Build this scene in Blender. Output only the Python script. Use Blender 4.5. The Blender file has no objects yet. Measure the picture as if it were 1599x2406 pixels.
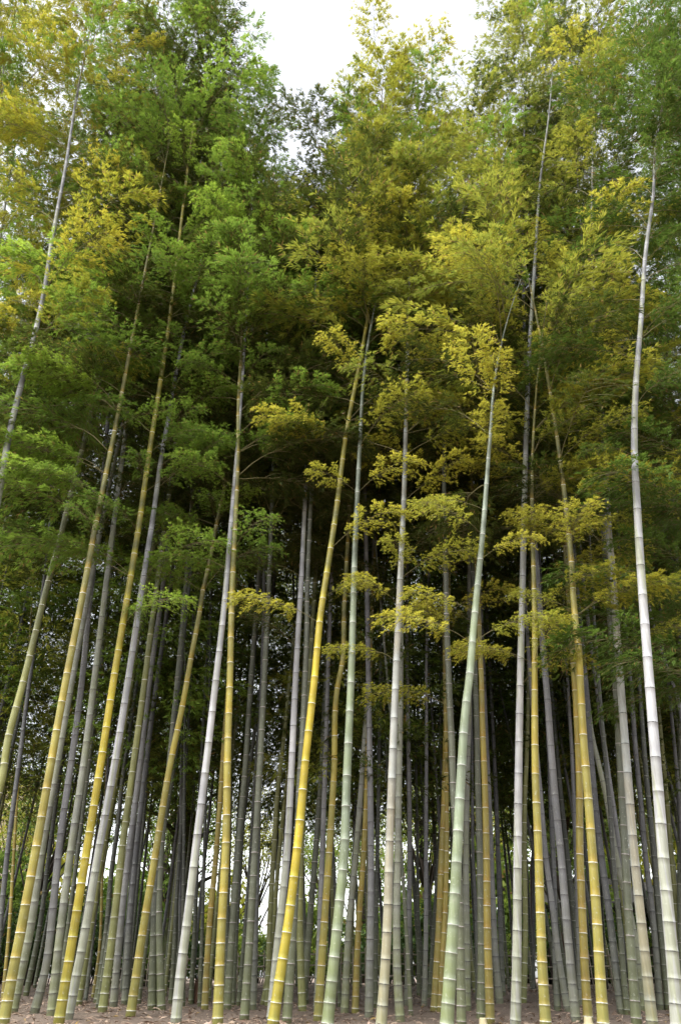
import bpy, math, random
import numpy as np
R = math.radians
C = bpy.context.scene.collection
sc = bpy.context.scene

# ------------------------------------------------------------------ camera, sky, sun, exposure
FPX, CX, CY = 1837.0, 799.5, 1203.0          # focal length and centre in photo pixels (1599 x 2406)
TILT, EYE = R(30.8), 0.435
cam = bpy.data.objects.new('camera', bpy.data.cameras.new('camera'))
C.objects.link(cam)
cam.location = (0, 0, EYE)
cam.rotation_euler = (R(90) + TILT, 0, 0)
cam.data.sensor_fit = 'VERTICAL'
cam.data.sensor_height = 23.6
cam.data.lens = 23.6 * FPX / 2406
cam.data.clip_end = 2000
sc.camera = cam

SUN_EL, SUN_AZ = 56, 228                      # soft overcast light from high on the left
world = bpy.data.worlds.new('World'); sc.world = world; world.use_nodes = True
nt = world.node_tree; nt.nodes.clear()
sky = nt.nodes.new('ShaderNodeTexSky'); sky.sky_type = 'NISHITA'; sky.sun_disc = False
sky.sun_elevation = R(SUN_EL); sky.sun_rotation = R(SUN_AZ)
sky.air_density = 1.0; sky.dust_density = 2.0; sky.ozone_density = 1.0
hs = nt.nodes.new('ShaderNodeHueSaturation'); hs.inputs['Saturation'].default_value = 0.18
bg = nt.nodes.new('ShaderNodeBackground'); bg.inputs['Strength'].default_value = 0.15
wo = nt.nodes.new('ShaderNodeOutputWorld')
nt.links.new(sky.outputs[0], hs.inputs['Color']); nt.links.new(hs.outputs[0], bg.inputs['Color'])
nt.links.new(bg.outputs[0], wo.inputs['Surface'])
sun = bpy.data.objects.new('sun', bpy.data.lights.new('sun', 'SUN')); C.objects.link(sun)
sun.data.energy = 1.4; sun.data.angle = R(40); sun.data.color = (1, 0.97, 0.92)
_az = R(SUN_AZ)                               # sky rotation is clockwise from +Y
sd = (math.sin(_az) * math.cos(R(SUN_EL)), math.cos(_az) * math.cos(R(SUN_EL)), math.sin(R(SUN_EL)))
from mathutils import Vector, Matrix, Quaternion
sun.rotation_euler = Vector(sd).to_track_quat('Z', 'Y').to_euler()
sun.location = Vector(sd) * 60
vs = sc.view_settings
vs.view_transform = 'Standard'; vs.look = 'None'; vs.gamma = 1; vs.use_curve_mapping = False
vs.exposure = 1.75
sc.cycles.use_denoising = True
sc.cycles.max_bounces = 7; sc.cycles.diffuse_bounces = 2; sc.cycles.glossy_bounces = 2
sc.cycles.transmission_bounces = 4; sc.cycles.caustics_reflective = False; sc.cycles.caustics_refractive = False

# ------------------------------------------------------------------ helpers
rng = np.random.default_rng(7)
random.seed(7)

def gz(x, y):
    """height of the grove floor: a bank that drops to a path in front"""
    h = 0.035 * math.sin(x * .7 + y * .35) + 0.03 * math.sin(y * .9 - x * .4 + 1.3) + 0.018 * math.sin(x * 2.1 + 0.5) * math.sin(y * 1.7)
    t = min(1, max(0, (y - 3.2) / 3.8)); t = t * t * (3 - 2 * t)
    b = min(1, max(0, (y - 12) / 7))
    return h * t - 1.05 * (1 - t) +   .22 * b * b * (3 - 2 * b)

def pix(x, y, Y):
    u = (x - CX) / FPX; v = (CY - y) / FPX
    dx, dy, dz = u, math.cos(TILT) - v * math.sin(TILT), math.sin(TILT) + v * math.cos(TILT)
    k = Y / dy
    return np.array((dx * k, Y, EYE + dz * k))

def depth_of(w, y, D):
    v = (CY - y) / FPX
    return D * FPX / w * (math.cos(TILT) - v * math.sin(TILT))

def mesh_from(name, verts, faces, mats, attr=None, midx=None, smooth=True):
    me = bpy.data.meshes.new(name)
    me.from_pydata([tuple(v) for v in verts], [], faces)
    for m in mats: me.materials.append(m)
    if midx is not None: me.polygons.foreach_set('material_index', midx)
    if smooth: me.polygons.foreach_set('use_smooth', [True] * len(me.polygons))
    if attr is not None:
        a = me.attributes.new('tint', 'FLOAT_COLOR', 'POINT')
        a.data.foreach_set('color', np.asarray(attr, dtype=np.float32).ravel())
    me.update()
    return me

def link(name, data, parent=None, loc=(0, 0, 0)):
    o = bpy.data.objects.new(name, data); C.objects.link(o); o.location = loc
    if parent is not None: o.parent = parent
    return o

def tag(o, label=None, cat=None, group=None, kind=None):
    if label: o['label'] = label
    if cat: o['category'] = cat
    if group: o['group'] = group
    if kind: o['kind'] = kind
    return o

def thing(name, label, cat, loc=(0, 0, 0), group=None):
    return tag(link(name, None, None, loc), label, cat, group)

def tube(V, F, path, rad, n=6, cap=True):
    """append a tapered tube along path to the lists V, F"""
    path = np.asarray(path, float); m = len(path); b = len(V)
    rad = [rad] * m if np.isscalar(rad) else rad
    tg = np.gradient(path, axis=0) if m > 2 else np.repeat((path[1:] - path[:1]), 2, 0)
    for i in range(m):
        t = tg[i] / (np.linalg.norm(tg[i]) + 1e-9)
        a = np.cross(t, (0, 1, 0.01) if abs(t[1]) < .9 else (1, 0, 0)); a /= np.linalg.norm(a); c = np.cross(t, a)
        for k in range(n):
            th = 2 * math.pi * k / n
            V.append(path[i] + rad[i] * (math.cos(th) * a + math.sin(th) * c))
    for i in range(m - 1):
        for k in range(n):
            k2 = (k + 1) % n
            F.append((b + i * n + k, b + i * n + k2, b + (i + 1) * n + k2, b + (i + 1) * n + k))
    if cap:
        F.append(tuple(b + k for k in range(n))[::-1]); F.append(tuple(b + (m - 1) * n + k for k in range(n)))

def box(V, F, c, s, rz=0):
    b = len(V); co, si = math.cos(rz), math.sin(rz)
    for dx, dy, dz in ((-1,-1,-1),(1,-1,-1),(1,1,-1),(-1,1,-1),(-1,-1,1),(1,-1,1),(1,1,1),(-1,1,1)):
        x, y = dx * s[0] / 2, dy * s[1] / 2
        V.append((c[0] + x * co - y * si, c[1] + x * si + y * co, c[2] + dz * s[2] / 2))
    for f in ((0,3,2,1),(4,5,6,7),(0,1,5,4),(1,2,6,5),(2,3,7,6),(3,0,4,7)): F.append(tuple(b + i for i in f))

# ------------------------------------------------------------------ materials
def newmat(name):
    m = bpy.data.materials.new(name); m.use_nodes = True
    n = m.node_tree.nodes; n.clear()
    out = n.new('ShaderNodeOutputMaterial')
    return m, n, m.node_tree.links, out

def nd(n, t, **kw):
    x = n.new(t)
    for k, v in kw.items():
        if hasattr(x, k): setattr(x, k, v)
        else: x.inputs[k].default_value = v
    return x

def mixc(n, l, fac, a, b, mode='MIX'):
    x = n.new('ShaderNodeMix'); x.data_type = 'RGBA'; x.blend_type = mode
    for sock, val in ((x.inputs[0], fac), (x.inputs[6], a), (x.inputs[7], b)):
        if hasattr(val, 'is_linked') or isinstance(val, bpy.types.NodeSocket): l.new(val, sock)
        else: sock.default_value = val if not isinstance(val, tuple) or len(val) == 4 else (*val, 1)
    return x.outputs[2]

def ramp(n, l, fac, stops):
    x = n.new('ShaderNodeValToRGB'); l.new(fac, x.inputs[0])
    el = x.color_ramp.elements
    while len(el) < len(stops): el.new(0.5)
    for e, (p, c) in zip(el, stops):
        e.position = p; e.color = (*c, 1) if len(c) == 3 else c
    return x.outputs[0]

def g3(v): return (v, v, v)

def noise(n, l, scale, detail=4, rough=.6, sc3=None, coord='Object'):
    tc = n.new('ShaderNodeTexCoord'); src = tc.outputs[coord]
    if sc3:
        mp = n.new('ShaderNodeMapping'); mp.inputs['Scale'].default_value = sc3; l.new(src, mp.inputs[0]); src = mp.outputs[0]
    x = nd(n, 'ShaderNodeTexNoise'); x.inputs['Scale'].default_value = scale
    x.inputs['Detail'].default_value = detail; x.inputs['Roughness'].default_value = rough
    l.new(src, x.inputs['Vector']); return x.outputs['Fac']

def culm_mat(name, low, mid, high, bloom, patch, patch_amt, ring, under, rough=.38, stripe=None, stripe_amt=0., hi=.25):
    """bamboo cane: colour and painted canopy shade along the height, joints, a waxy bloom under each joint, fibre streaks, blotches"""
    m, n, l, out = newmat(name)
    at = nd(n, 'ShaderNodeAttribute'); at.attribute_name = 'tint'
    sp = n.new('ShaderNodeSeparateColor'); l.new(at.outputs['Color'], sp.inputs[0])
    segt, segr, rg, hgt = sp.outputs[0], sp.outputs[1], sp.outputs[2], at.outputs['Alpha']
    oi = n.new('ShaderNodeObjectInfo')
    base = ramp(n, l, hgt, [(0.0, low), (0.09, mid), (0.17, mid), (hi, high), (1, tuple(v * .8 for v in high))])  # upper stops mix the cane's own colour change with painted canopy shade
    # each joint-to-joint length has a slightly different tone
    tone = ramp(n, l, segr, [(0, g3(.80)), (1, g3(1.12))])
    base = mixc(n, l, 1.0, base, tone, 'MULTIPLY')
    tone2 = ramp(n, l, oi.outputs['Random'], [(0, (.86, .86, .88)), (1, (1.08, 1.06, 1.02))])
    base = mixc(n, l, 1.0, base, tone2, 'MULTIPLY')
    # waxy bloom below the joint
    bl = ramp(n, l, segt, [(0, g3(.0)), (.45, g3(.08)), (.86, g3(.45)), (1, g3(.8))])
    base = mixc(n, l, bl, base, (*bloom, 1))
    # colour at the foot of each length
    ft = ramp(n, l, segt, [(0, g3(.75)), (.3, g3(.12)), (.55, g3(0))])
    base = mixc(n, l, ft, base, (*under, 1))
    # blotches
    pn = noise(n, l, 2.6, 5, .65, (1.0, 1.0, .45))
    pf = ramp(n, l, pn, [(.46, g3(0)), (.66, g3(patch_amt))])
    base = mixc(n, l, pf, base, (*patch, 1))
    if stripe:
        sn = noise(n, l, 9, 1, .4, (1.6, 1.6, .04))
        sf = ramp(n, l, sn, [(.56, g3(0)), (.60, g3(stripe_amt))])
        base = mixc(n, l, sf, base, (*stripe, 1))
    # fibre streaks and small scuffs
    st = noise(n, l, 60, 3, .6, (1, 1, .025))
    stc = ramp(n, l, st, [(.3, g3(.80)), (.7, g3(1.1))])
    base = mixc(n, l, 1.0, base, stc, 'MULTIPLY')
    big = noise(n, l, 1.1, 3, .6, (1, 1, .6))
    bigf = ramp(n, l, big, [(.40, g3(.72)), (.62, g3(1.08))]); base = mixc(n, l, 1.0, base, bigf, 'MULTIPLY')
    lich = ramp(n, l, noise(n, l, 34, 5, .7, (1, 1, .7)), [(.60, g3(0)), (.68, g3(.5))])
    base = mixc(n, l, lich, base, (.42, .44, .36, 1))
    foot = ramp(n, l, hgt, [(0, g3(.55)), (.035, g3(.22)), (.08, g3(0))]); fm = mixc(n, l, 1.0, foot, ramp(n, l, pn, [(.35, g3(.2)), (.6, g3(1))]), 'MULTIPLY')
    base = mixc(n, l, fm, base, (.17, .19, .07, 1))
    sf2 = noise(n, l, 17, 6, .75)
    sc2 = ramp(n, l, sf2, [(.58, g3(0)), (.73, g3(.42))])
    base = mixc(n, l, sc2, base, (.30, .28, .23, 1))
    rv = ramp(n, l, noise(n, l, 45, 2, .5), [(.3, g3(.35)), (.6, g3(1))]); ro = ramp(n, l, segr, [(0, g3(.55)), (.6, g3(1))])
    rf = mixc(n, l, 1.0, mixc(n, l, 1.0, rv, ro, 'MULTIPLY'), rg, 'MULTIPLY')
    base = mixc(n, l, rf, base, (*ring, 1))
    p = n.new('ShaderNodeBsdfPrincipled'); l.new(base, p.inputs['Base Color'])
    rr = ramp(n, l, sf2, [(.3, g3(rough)), (.8, g3(rough + .25))]); l.new(rr, p.inputs['Roughness'])
    p.inputs['Specular IOR Level'].default_value = .35
    bp = n.new('ShaderNodeBump'); bp.inputs['Strength'].default_value = .15; bp.inputs['Distance'].default_value = .004
    l.new(st, bp.inputs['Height']); l.new(bp.outputs[0], p.inputs['Normal'])
    l.new(p.outputs[0], out.inputs[0])
    return m

WR, DR = (.64, .64, .58), (.045, .042, .04)
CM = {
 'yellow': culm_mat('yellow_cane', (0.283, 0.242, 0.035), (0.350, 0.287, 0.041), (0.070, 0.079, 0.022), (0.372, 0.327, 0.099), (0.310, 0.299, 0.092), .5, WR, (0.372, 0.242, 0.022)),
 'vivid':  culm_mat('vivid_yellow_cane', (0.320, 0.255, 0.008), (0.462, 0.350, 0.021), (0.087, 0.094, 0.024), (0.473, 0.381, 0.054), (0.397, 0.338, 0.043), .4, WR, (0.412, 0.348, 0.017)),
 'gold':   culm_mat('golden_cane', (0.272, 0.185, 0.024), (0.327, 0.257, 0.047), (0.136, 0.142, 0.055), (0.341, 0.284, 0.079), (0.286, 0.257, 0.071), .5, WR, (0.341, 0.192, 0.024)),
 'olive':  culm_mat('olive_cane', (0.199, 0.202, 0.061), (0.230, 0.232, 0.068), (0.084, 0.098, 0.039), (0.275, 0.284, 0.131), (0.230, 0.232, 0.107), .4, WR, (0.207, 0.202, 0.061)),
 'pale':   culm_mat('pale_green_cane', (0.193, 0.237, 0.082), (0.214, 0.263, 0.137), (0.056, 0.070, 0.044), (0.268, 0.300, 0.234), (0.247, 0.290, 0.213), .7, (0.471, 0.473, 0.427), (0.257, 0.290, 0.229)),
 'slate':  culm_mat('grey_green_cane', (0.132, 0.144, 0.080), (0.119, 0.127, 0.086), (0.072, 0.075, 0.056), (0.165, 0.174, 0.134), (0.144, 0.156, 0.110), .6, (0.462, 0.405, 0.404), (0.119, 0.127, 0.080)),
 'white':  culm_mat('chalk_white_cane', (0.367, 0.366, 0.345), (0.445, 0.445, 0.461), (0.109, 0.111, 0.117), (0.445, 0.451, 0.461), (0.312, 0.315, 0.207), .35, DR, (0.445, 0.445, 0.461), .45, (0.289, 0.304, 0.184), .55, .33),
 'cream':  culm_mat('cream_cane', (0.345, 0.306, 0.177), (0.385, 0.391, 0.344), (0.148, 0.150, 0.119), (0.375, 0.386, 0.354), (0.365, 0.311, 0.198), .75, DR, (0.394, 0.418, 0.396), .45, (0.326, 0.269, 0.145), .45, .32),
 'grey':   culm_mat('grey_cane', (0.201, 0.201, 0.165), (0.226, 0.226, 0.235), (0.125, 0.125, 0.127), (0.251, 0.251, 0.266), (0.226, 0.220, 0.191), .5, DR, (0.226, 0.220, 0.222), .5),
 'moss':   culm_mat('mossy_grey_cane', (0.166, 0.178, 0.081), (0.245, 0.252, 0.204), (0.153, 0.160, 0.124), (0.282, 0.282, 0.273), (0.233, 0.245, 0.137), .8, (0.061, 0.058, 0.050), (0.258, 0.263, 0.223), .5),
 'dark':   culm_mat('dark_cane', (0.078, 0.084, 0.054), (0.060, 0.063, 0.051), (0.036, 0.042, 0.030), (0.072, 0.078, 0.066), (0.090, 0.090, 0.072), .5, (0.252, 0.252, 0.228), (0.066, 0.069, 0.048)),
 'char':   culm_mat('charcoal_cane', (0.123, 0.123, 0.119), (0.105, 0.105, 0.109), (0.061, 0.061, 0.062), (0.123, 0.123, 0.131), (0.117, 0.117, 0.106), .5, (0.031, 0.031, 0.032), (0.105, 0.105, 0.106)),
}

def leaf_mat(name, a, b, tip, tipamt, trans=.48, sat=1.0):
    m, n, l, out = newmat(name)
    at = nd(n, 'ShaderNodeAttribute'); at.attribute_name = 'tint'
    sp = n.new('ShaderNodeSeparateColor'); l.new(at.outputs['Color'], sp.inputs[0])
    oi = n.new('ShaderNodeObjectInfo')
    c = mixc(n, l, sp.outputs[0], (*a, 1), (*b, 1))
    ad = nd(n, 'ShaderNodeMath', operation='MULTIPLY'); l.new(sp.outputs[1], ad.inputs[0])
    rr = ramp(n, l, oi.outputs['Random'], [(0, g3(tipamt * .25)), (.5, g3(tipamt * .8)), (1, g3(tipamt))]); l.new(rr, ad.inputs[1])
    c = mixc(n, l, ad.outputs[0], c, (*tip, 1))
    br = nd(n, 'ShaderNodeMath', operation='GREATER_THAN'); l.new(sp.outputs[0], br.inputs[0]); br.inputs[1].default_value = .965
    c = mixc(n, l, br.outputs[0], c, (.30, .20, .07, 1))           # a few withered leaves
    p = n.new('ShaderNodeBsdfPrincipled'); l.new(c, p.inputs['Base Color'])
    p.inputs['Roughness'].default_value = .5; p.inputs['Specular IOR Level'].default_value = .3
    t = n.new('ShaderNodeBsdfTranslucent'); l.new(c, t.inputs[0])
    ms = n.new('ShaderNodeMixShader'); ms.inputs[0].default_value = trans
    l.new(p.outputs[0], ms.inputs[1]); l.new(t.outputs[0], ms.inputs[2]); l.new(ms.outputs[0], out.inputs[0])
    return m

LM = {
 'green': leaf_mat('green_bamboo_leaf', (0.084, 0.168, 0.029), (0.168, 0.268, 0.039), (0.294, 0.432, 0.060), .85),
 'lime':  leaf_mat('yellow_green_bamboo_leaf', (0.113, 0.185, 0.031), (0.245, 0.286, 0.043), (0.473, 0.472, 0.068), .95),
 'gold':  leaf_mat('golden_bamboo_leaf', (0.123, 0.208, 0.033), (0.248, 0.289, 0.038), (0.514, 0.442, 0.053), 1.0),
 'lime_tier':  leaf_mat('yellow_bamboo_leaf', (0.183, 0.257, 0.038), (0.425, 0.415, 0.052), (0.668, 0.603, 0.081), .95),
 'gold_tier':  leaf_mat('orange_yellow_bamboo_leaf', (0.175, 0.269, 0.036), (0.350, 0.374, 0.045), (0.607, 0.528, 0.060), 1.0),
 'green_tier': leaf_mat('bright_green_bamboo_leaf', (.13, .24, .036), (.26, .38, .055), (.43, .58, .075), .9),
 'mid':   leaf_mat('olive_green_bamboo_leaf', (.06, .11, .020), (.13, .175, .028), (.28, .31, .045), .8),
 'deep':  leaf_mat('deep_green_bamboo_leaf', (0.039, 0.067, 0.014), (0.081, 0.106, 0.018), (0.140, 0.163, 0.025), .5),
 'cool':  leaf_mat('cool_green_bamboo_leaf', (0.053, 0.107, 0.020), (0.105, 0.168, 0.027), (0.168, 0.258, 0.038), .7),
 'tree':  leaf_mat('broad_green_leaf', (0.072, 0.143, 0.029), (0.169, 0.260, 0.039), (0.338, 0.390, 0.065), .6),
 'tree_yellow': leaf_mat('yellowing_broad_leaf', (0.156, 0.234, 0.033), (0.338, 0.364, 0.039), (0.546, 0.468, 0.065), .8),
 'shrub': leaf_mat('glossy_shrub_leaf', (.030, .065, .016), (.07, .12, .025), (.10, .17, .03), .4, .25),
}

def plain_mat(name, a, b, scale=6, rough=.8, sc3=None, bump=.3):
    m, n, l, out = newmat(name)
    f = noise(n, l, scale, 8, .7, sc3)
    c = ramp(n, l, f, [(.3, a), (.7, b)])
    p = n.new('ShaderNodeBsdfPrincipled'); l.new(c, p.inputs['Base Color']); p.inputs['Roughness'].default_value = rough
    bp = n.new('ShaderNodeBump'); bp.inputs['Strength'].default_value = bump; bp.inputs['Distance'].default_value = .02
    l.new(f, bp.inputs['Height']); l.new(bp.outputs[0], p.inputs['Normal'])
    l.new(p.outputs[0], out.inputs[0]); return m

M_twig = plain_mat('bamboo_twig', (.11, .10, .04), (.20, .17, .07), 20)
M_bark = plain_mat('mossy_bark', (.035, .030, .018), (.085, .095, .030), 7, .9, (1, 1, .35), .8)
M_barkdark = plain_mat('dark_bark', (.030, .022, .018), (.075, .055, .042), 9, .9, (1, 1, .3), .8)
M_stump = plain_mat('rotten_stump', (.055, .028, .018), (.16, .085, .05), 14, .95, (1, 1, .2), .8)
M_cut = plain_mat('cut_bamboo', (.36, .31, .18), (.52, .45, .27), 16, .7, (1, 1, .1))
M_fence = plain_mat('weathered_bamboo_pole', (.26, .21, .16), (.46, .40, .31), 10, .8, (1, 1, .2))
M_shed = plain_mat('dark_timber', (.018, .015, .013), (.05, .042, .036), 8, .85, (1, 1, .2))
M_roof = plain_mat('dark_roof_tile', (.05, .048, .045), (.11, .10, .095), 12, .85, (.4, 3, 1))
M_wall = plain_mat('cream_wall', (.62, .50, .36), (.72, .60, .46), 2, .9)
M_glass = plain_mat('window_glass', (.05, .06, .07), (.10, .12, .13), 1, .15, None, 0)
M_rail = plain_mat('pale_concrete', (.58, .54, .48), (.70, .66, .58), 3, .9)
M_litter = leaf_mat('fallen_leaf', (.20, .125, .09), (.44, .32, .25), (.56, .44, .32), .7, .1)

# ------------------------------------------------------------------ the setting: ground
def ground_mat():
    m, n, l, out = newmat('leaf_litter_ground')
    f1 = noise(n, l, 1.1, 6, .7); f2 = noise(n, l, 26, 8, .8); f3 = noise(n, l, 80, 4, .7)
    c = ramp(n, l, f1, [(.3, (.15, .110, .080)), (.7, (.26, .195, .15))])
    c2 = ramp(n, l, f2, [(.3, g3(.45)), (.7, g3(1.45))])
    c = mixc(n, l, 1.0, c, c2, 'MULTIPLY')
    gf = ramp(n, l, noise(n, l, 2.3, 5, .7), [(.62, g3(0)), (.75, g3(.5))])
    c = mixc(n, l, gf, c, (.07, .09, .03, 1))
    p = n.new('ShaderNodeBsdfPrincipled'); l.new(c, p.inputs['Base Color']); p.inputs['Roughness'].default_value = .95
    bp = n.new('ShaderNodeBump'); bp.inputs['Strength'].default_value = .8; bp.inputs['Distance'].default_value = .03
    l.new(f3, bp.inputs['Height']); l.new(bp.outputs[0], p.inputs['Normal'])
    l.new(p.outputs[0], out.inputs[0]); return m
xs = np.concatenate([[-500, -200, -90, -50], np.arange(-32, 32.1, .5), [50, 90, 200, 500]])
ys = np.concatenate([[-120, -40, -10], np.arange(-2, 46.1, .5), [70, 130, 300, 800]])
V = [(x, y, gz(x, y)) for y in ys for x in xs]; nx = len(xs)
F = [(j * nx + i, j * nx + i + 1, (j + 1) * nx + i + 1, (j + 1) * nx + i) for j in range(len(ys) - 1) for i in range(nx - 1)]
tag(link('ground', mesh_from('ground', V, F, [ground_mat()])), kind='structure')

# ------------------------------------------------------------------ leaves
def leaves_mesh(P, D, Ln, W, up, tint):
    """narrow folded leaves: base points P, directions D, lengths, widths; returns verts, faces, tint"""
    n = len(P)
    S = np.cross(D, up); S /= np.linalg.norm(S, axis=1, keepdims=True) + 1e-9
    N = np.cross(S, D)
    mid = P + D * (Ln * .42)[:, None] + N * (Ln * .02)[:, None]
    a = mid + S * (W * .5)[:, None] + N * (W * .22)[:, None]
    b = mid - S * (W * .5)[:, None] + N * (W * .22)[:, None]
    tip = P + D * Ln[:, None] - N * (Ln * .10)[:, None]
    V = np.stack([P, a, tip, b], 1).reshape(-1, 3)
    F = np.arange(n * 4).reshape(-1, 4)
    return V, F, np.repeat(tint, 4, 0)

def quadmesh(name, V, F, mats, tint):
    me = bpy.data.meshes.new(name); n = len(F)
    me.vertices.add(len(V)); me.vertices.foreach_set('co', V.astype(np.float32).ravel())
    me.loops.add(n * 4); me.loops.foreach_set('vertex_index', F.astype(np.int32).ravel())
    me.polygons.add(n); me.polygons.foreach_set('loop_start', np.arange(n, dtype=np.int32) * 4)
    me.polygons.foreach_set('loop_total', np.full(n, 4, np.int32))
    for m in mats: me.materials.append(m)
    a = me.attributes.new('tint', 'FLOAT_COLOR', 'POINT'); a.data.foreach_set('color', tint.astype(np.float32).ravel())
    me.update(); me.validate(); return me

def unit(v): return v / (np.linalg.norm(v) + 1e-9)

def spray_data(r, L=1.6, nside=24, ncl=7, elev0=44, elev1=-22):
    """one bamboo branch growing along +X: returns main path, twig paths, leaf arrays"""
    N = 12; pts = [np.zeros(3)]; yaw = r.normal(0, .08)
    for i in range(N):
        t = i / (N - 1)
        e = R(elev0 + (elev1 - elev0) * t ** 1.25 + r.normal(0, 4)); yaw += r.normal(0, .05)
        pts.append(pts[-1] + L / N * np.array((math.cos(e) * math.cos(yaw), math.cos(e) * math.sin(yaw), math.sin(e))))
    pts = np.array(pts); twigs = []; P = []; D = []; G = []
    for k in range(nside):
        t = .24 + .76 * (k + r.random() * .7) / nside
        i = min(int(t * N), N - 1); f = t * N - i
        p = pts[i] * (1 - f) + pts[i + 1] * f; tg = unit(pts[i + 1] - pts[i])
        side = 1 if k % 2 else -1
        az = R(r.uniform(18, 72)) * side
        h = unit(np.array((tg[0], tg[1], 0)))
        d = np.array((h[0] * math.cos(az) - h[1] * math.sin(az), h[0] * math.sin(az) + h[1] * math.cos(az), 0))
        ln = L * r.uniform(.20, .42) * (1.15 - .6 * abs(t - .6) / .4)
        e = r.uniform(-.05, .38); q = [p]; M = 5
        for j in range(M):
            ee = e - 0.7 * j / M
            q.append(q[-1] + ln / M * np.array((d[0] * math.cos(ee), d[1] * math.cos(ee), math.sin(ee))))
        q = np.array(q); twigs.append(q)
        for c in range(ncl):
            s = .2 + .8 * (c + r.random()) / ncl
            i2 = min(int(s * M), M - 1); f2 = s * M - i2
            hang = r.random() < .32
            b = q[i2] * (1 - f2) + q[i2 + 1] * f2 + r.normal(0, .02, 3) + (0, 0, -.05 if hang else .02)
            td = unit(q[i2 + 1] - q[i2]); out = unit(np.array((b[0], b[1], 0)))
            ax = unit(.75 * td + .55 * out + (0, 0, r.uniform(-.75, -.2) if hang else r.uniform(.05, .42)) + r.normal(0, .12, 3))
            lat = unit(np.cross(ax, (0, 0, 1)) + r.normal(0, .25, 3)); m = int(r.integers(4, 7))
            for w in range(m):
                u = (w / (m - 1) * 2 - 1) * r.uniform(.45, .8)
                dd = unit(ax + lat * u + r.normal(0, .13, 3) + (0, 0, -.12 * abs(u)))
                P.append(b + dd * .012); D.append(dd)
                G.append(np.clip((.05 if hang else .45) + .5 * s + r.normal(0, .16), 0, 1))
    return pts, twigs, np.array(P), np.array(D), np.array(G)

def spray_leaves(r, P, D, G, l0=.07, l1=.132, w0=.0115, w1=.0175):
    n = len(P)
    up = np.array((0, 0, 1.0)) + r.normal(0, .3, (n, 3))
    tint = np.stack([r.random(n), G, r.random(n), np.ones(n)], 1)
    return leaves_mesh(P, D, r.uniform(l0, l1, n), r.uniform(w0, w1, n), up, tint)

def spray_meshes(idx, leaf=(.07, .132, .0115, .0175), **kw):
    r = np.random.default_rng(100 + idx)
    pts, twigs, P, D, G = spray_data(r, **kw)
    V = []; F = []
    tube(V, F, pts, np.linspace(.0065, .0025, len(pts)), 5)
    for q in twigs: tube(V, F, q, [.003, .0028, .0025, .002, .0017, .0013], 3, False)
    bm = mesh_from('branch', V, F, [M_twig])
    return bm, quadmesh('leaves', *spray_leaves(r, P, D, G, *leaf)[:2], [LM['green']], spray_tint(P, G, r))

def spray_tint(P, G, r):
    n = len(P); a = np.stack([r.random(n), G, r.random(n), np.ones(n)], 1)
    return np.repeat(a, 4, 0)

SPRAYS = [spray_meshes(i) for i in range(7)] + [spray_meshes(7 + i, L=1.2, nside=17, elev0=58, elev1=5) for i in range(4)] \
    + [spray_meshes(11 + i, L=1.7, nside=24, ncl=6, elev0=36, elev1=-30) for i in range(3)]
TIERS = [spray_meshes(40 + i, leaf=(.060, .108, .0115, .0175), L=1.9, nside=44, ncl=9, elev0=30, elev1=-12) for i in range(5)]
TOPS = [spray_meshes(20 + i, L=1.1, nside=24, ncl=7, elev0=82, elev1=30) for i in range(3)]

# ------------------------------------------------------------------ bamboo
def culm_mesh(path_fn, z0, z1, D, H, r, mat, nseg=12, spacing=1.0):
    """path_fn(z) -> xyz offset from the base; joints with raised rings; 'tint' = (t in joint, tone, ring, height)"""
    nodes = [z0 + .06]
    while nodes[-1] < z1 - .1:
        z = nodes[-1] - z0
        nodes.append(nodes[-1] + spacing * (.15 + .19 * (1 - math.exp(-z / 1.0)) + .05 * min(1, z / 6)) * r.uniform(.93, 1.07))
    nodes[-1] = min(nodes[-1], z1)
    rows = []                                              # z, radius factor, t, tone, ring
    tone = r.random()
    rows.append((z0 - .25, 1.0, .4, tone, 0))
    for i, z in enumerate(nodes):
        rows += [(z - .0055, 1.0, .96, tone, 0), (z - .0037, 1.03, 1.0, tone, 1), (z + .0037, 1.03, .0, tone, 1)]
        tone = r.random()
        rows += [(z + .0055, 1.0, .04, tone, 0)]
        if i + 1 < len(nodes):
            dz = nodes[i + 1] - z
            for t in (.2, .5, .8): rows.append((z + dz * t, .985, t, tone, 0))
    def rad(z):
        h = min(1, max(0, (z - z0) / H))
        return .5 * D * max(.06, (1 - .93 * h ** 1.45)) * (1 + .22 * math.exp(-max(0, z - z0) / .45))
    V = []; F = []; T = []
    for i, (z, k, t, tn, rg) in enumerate(rows):
        p = path_fn(z); tg = unit(path_fn(z + .15) - path_fn(z - .15))
        a = unit(np.cross(tg, (0, 1, 0))); c = np.cross(tg, a); q = rad(z) * k
        for s in range(nseg):
            th = 2 * math.pi * s / nseg
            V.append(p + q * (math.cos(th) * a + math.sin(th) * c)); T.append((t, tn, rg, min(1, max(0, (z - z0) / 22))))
    m = len(rows)
    for i in range(m - 1):
        for s in range(nseg):
            s2 = (s + 1) % nseg
            F.append((i * nseg + s, (i + 1) * nseg + s, (i + 1) * nseg + s2, i * nseg + s2))
    F.append(tuple((m - 1) * nseg + s for s in range(nseg)))
    return mesh_from('culm', V, F, [mat], T), nodes, rad

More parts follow.
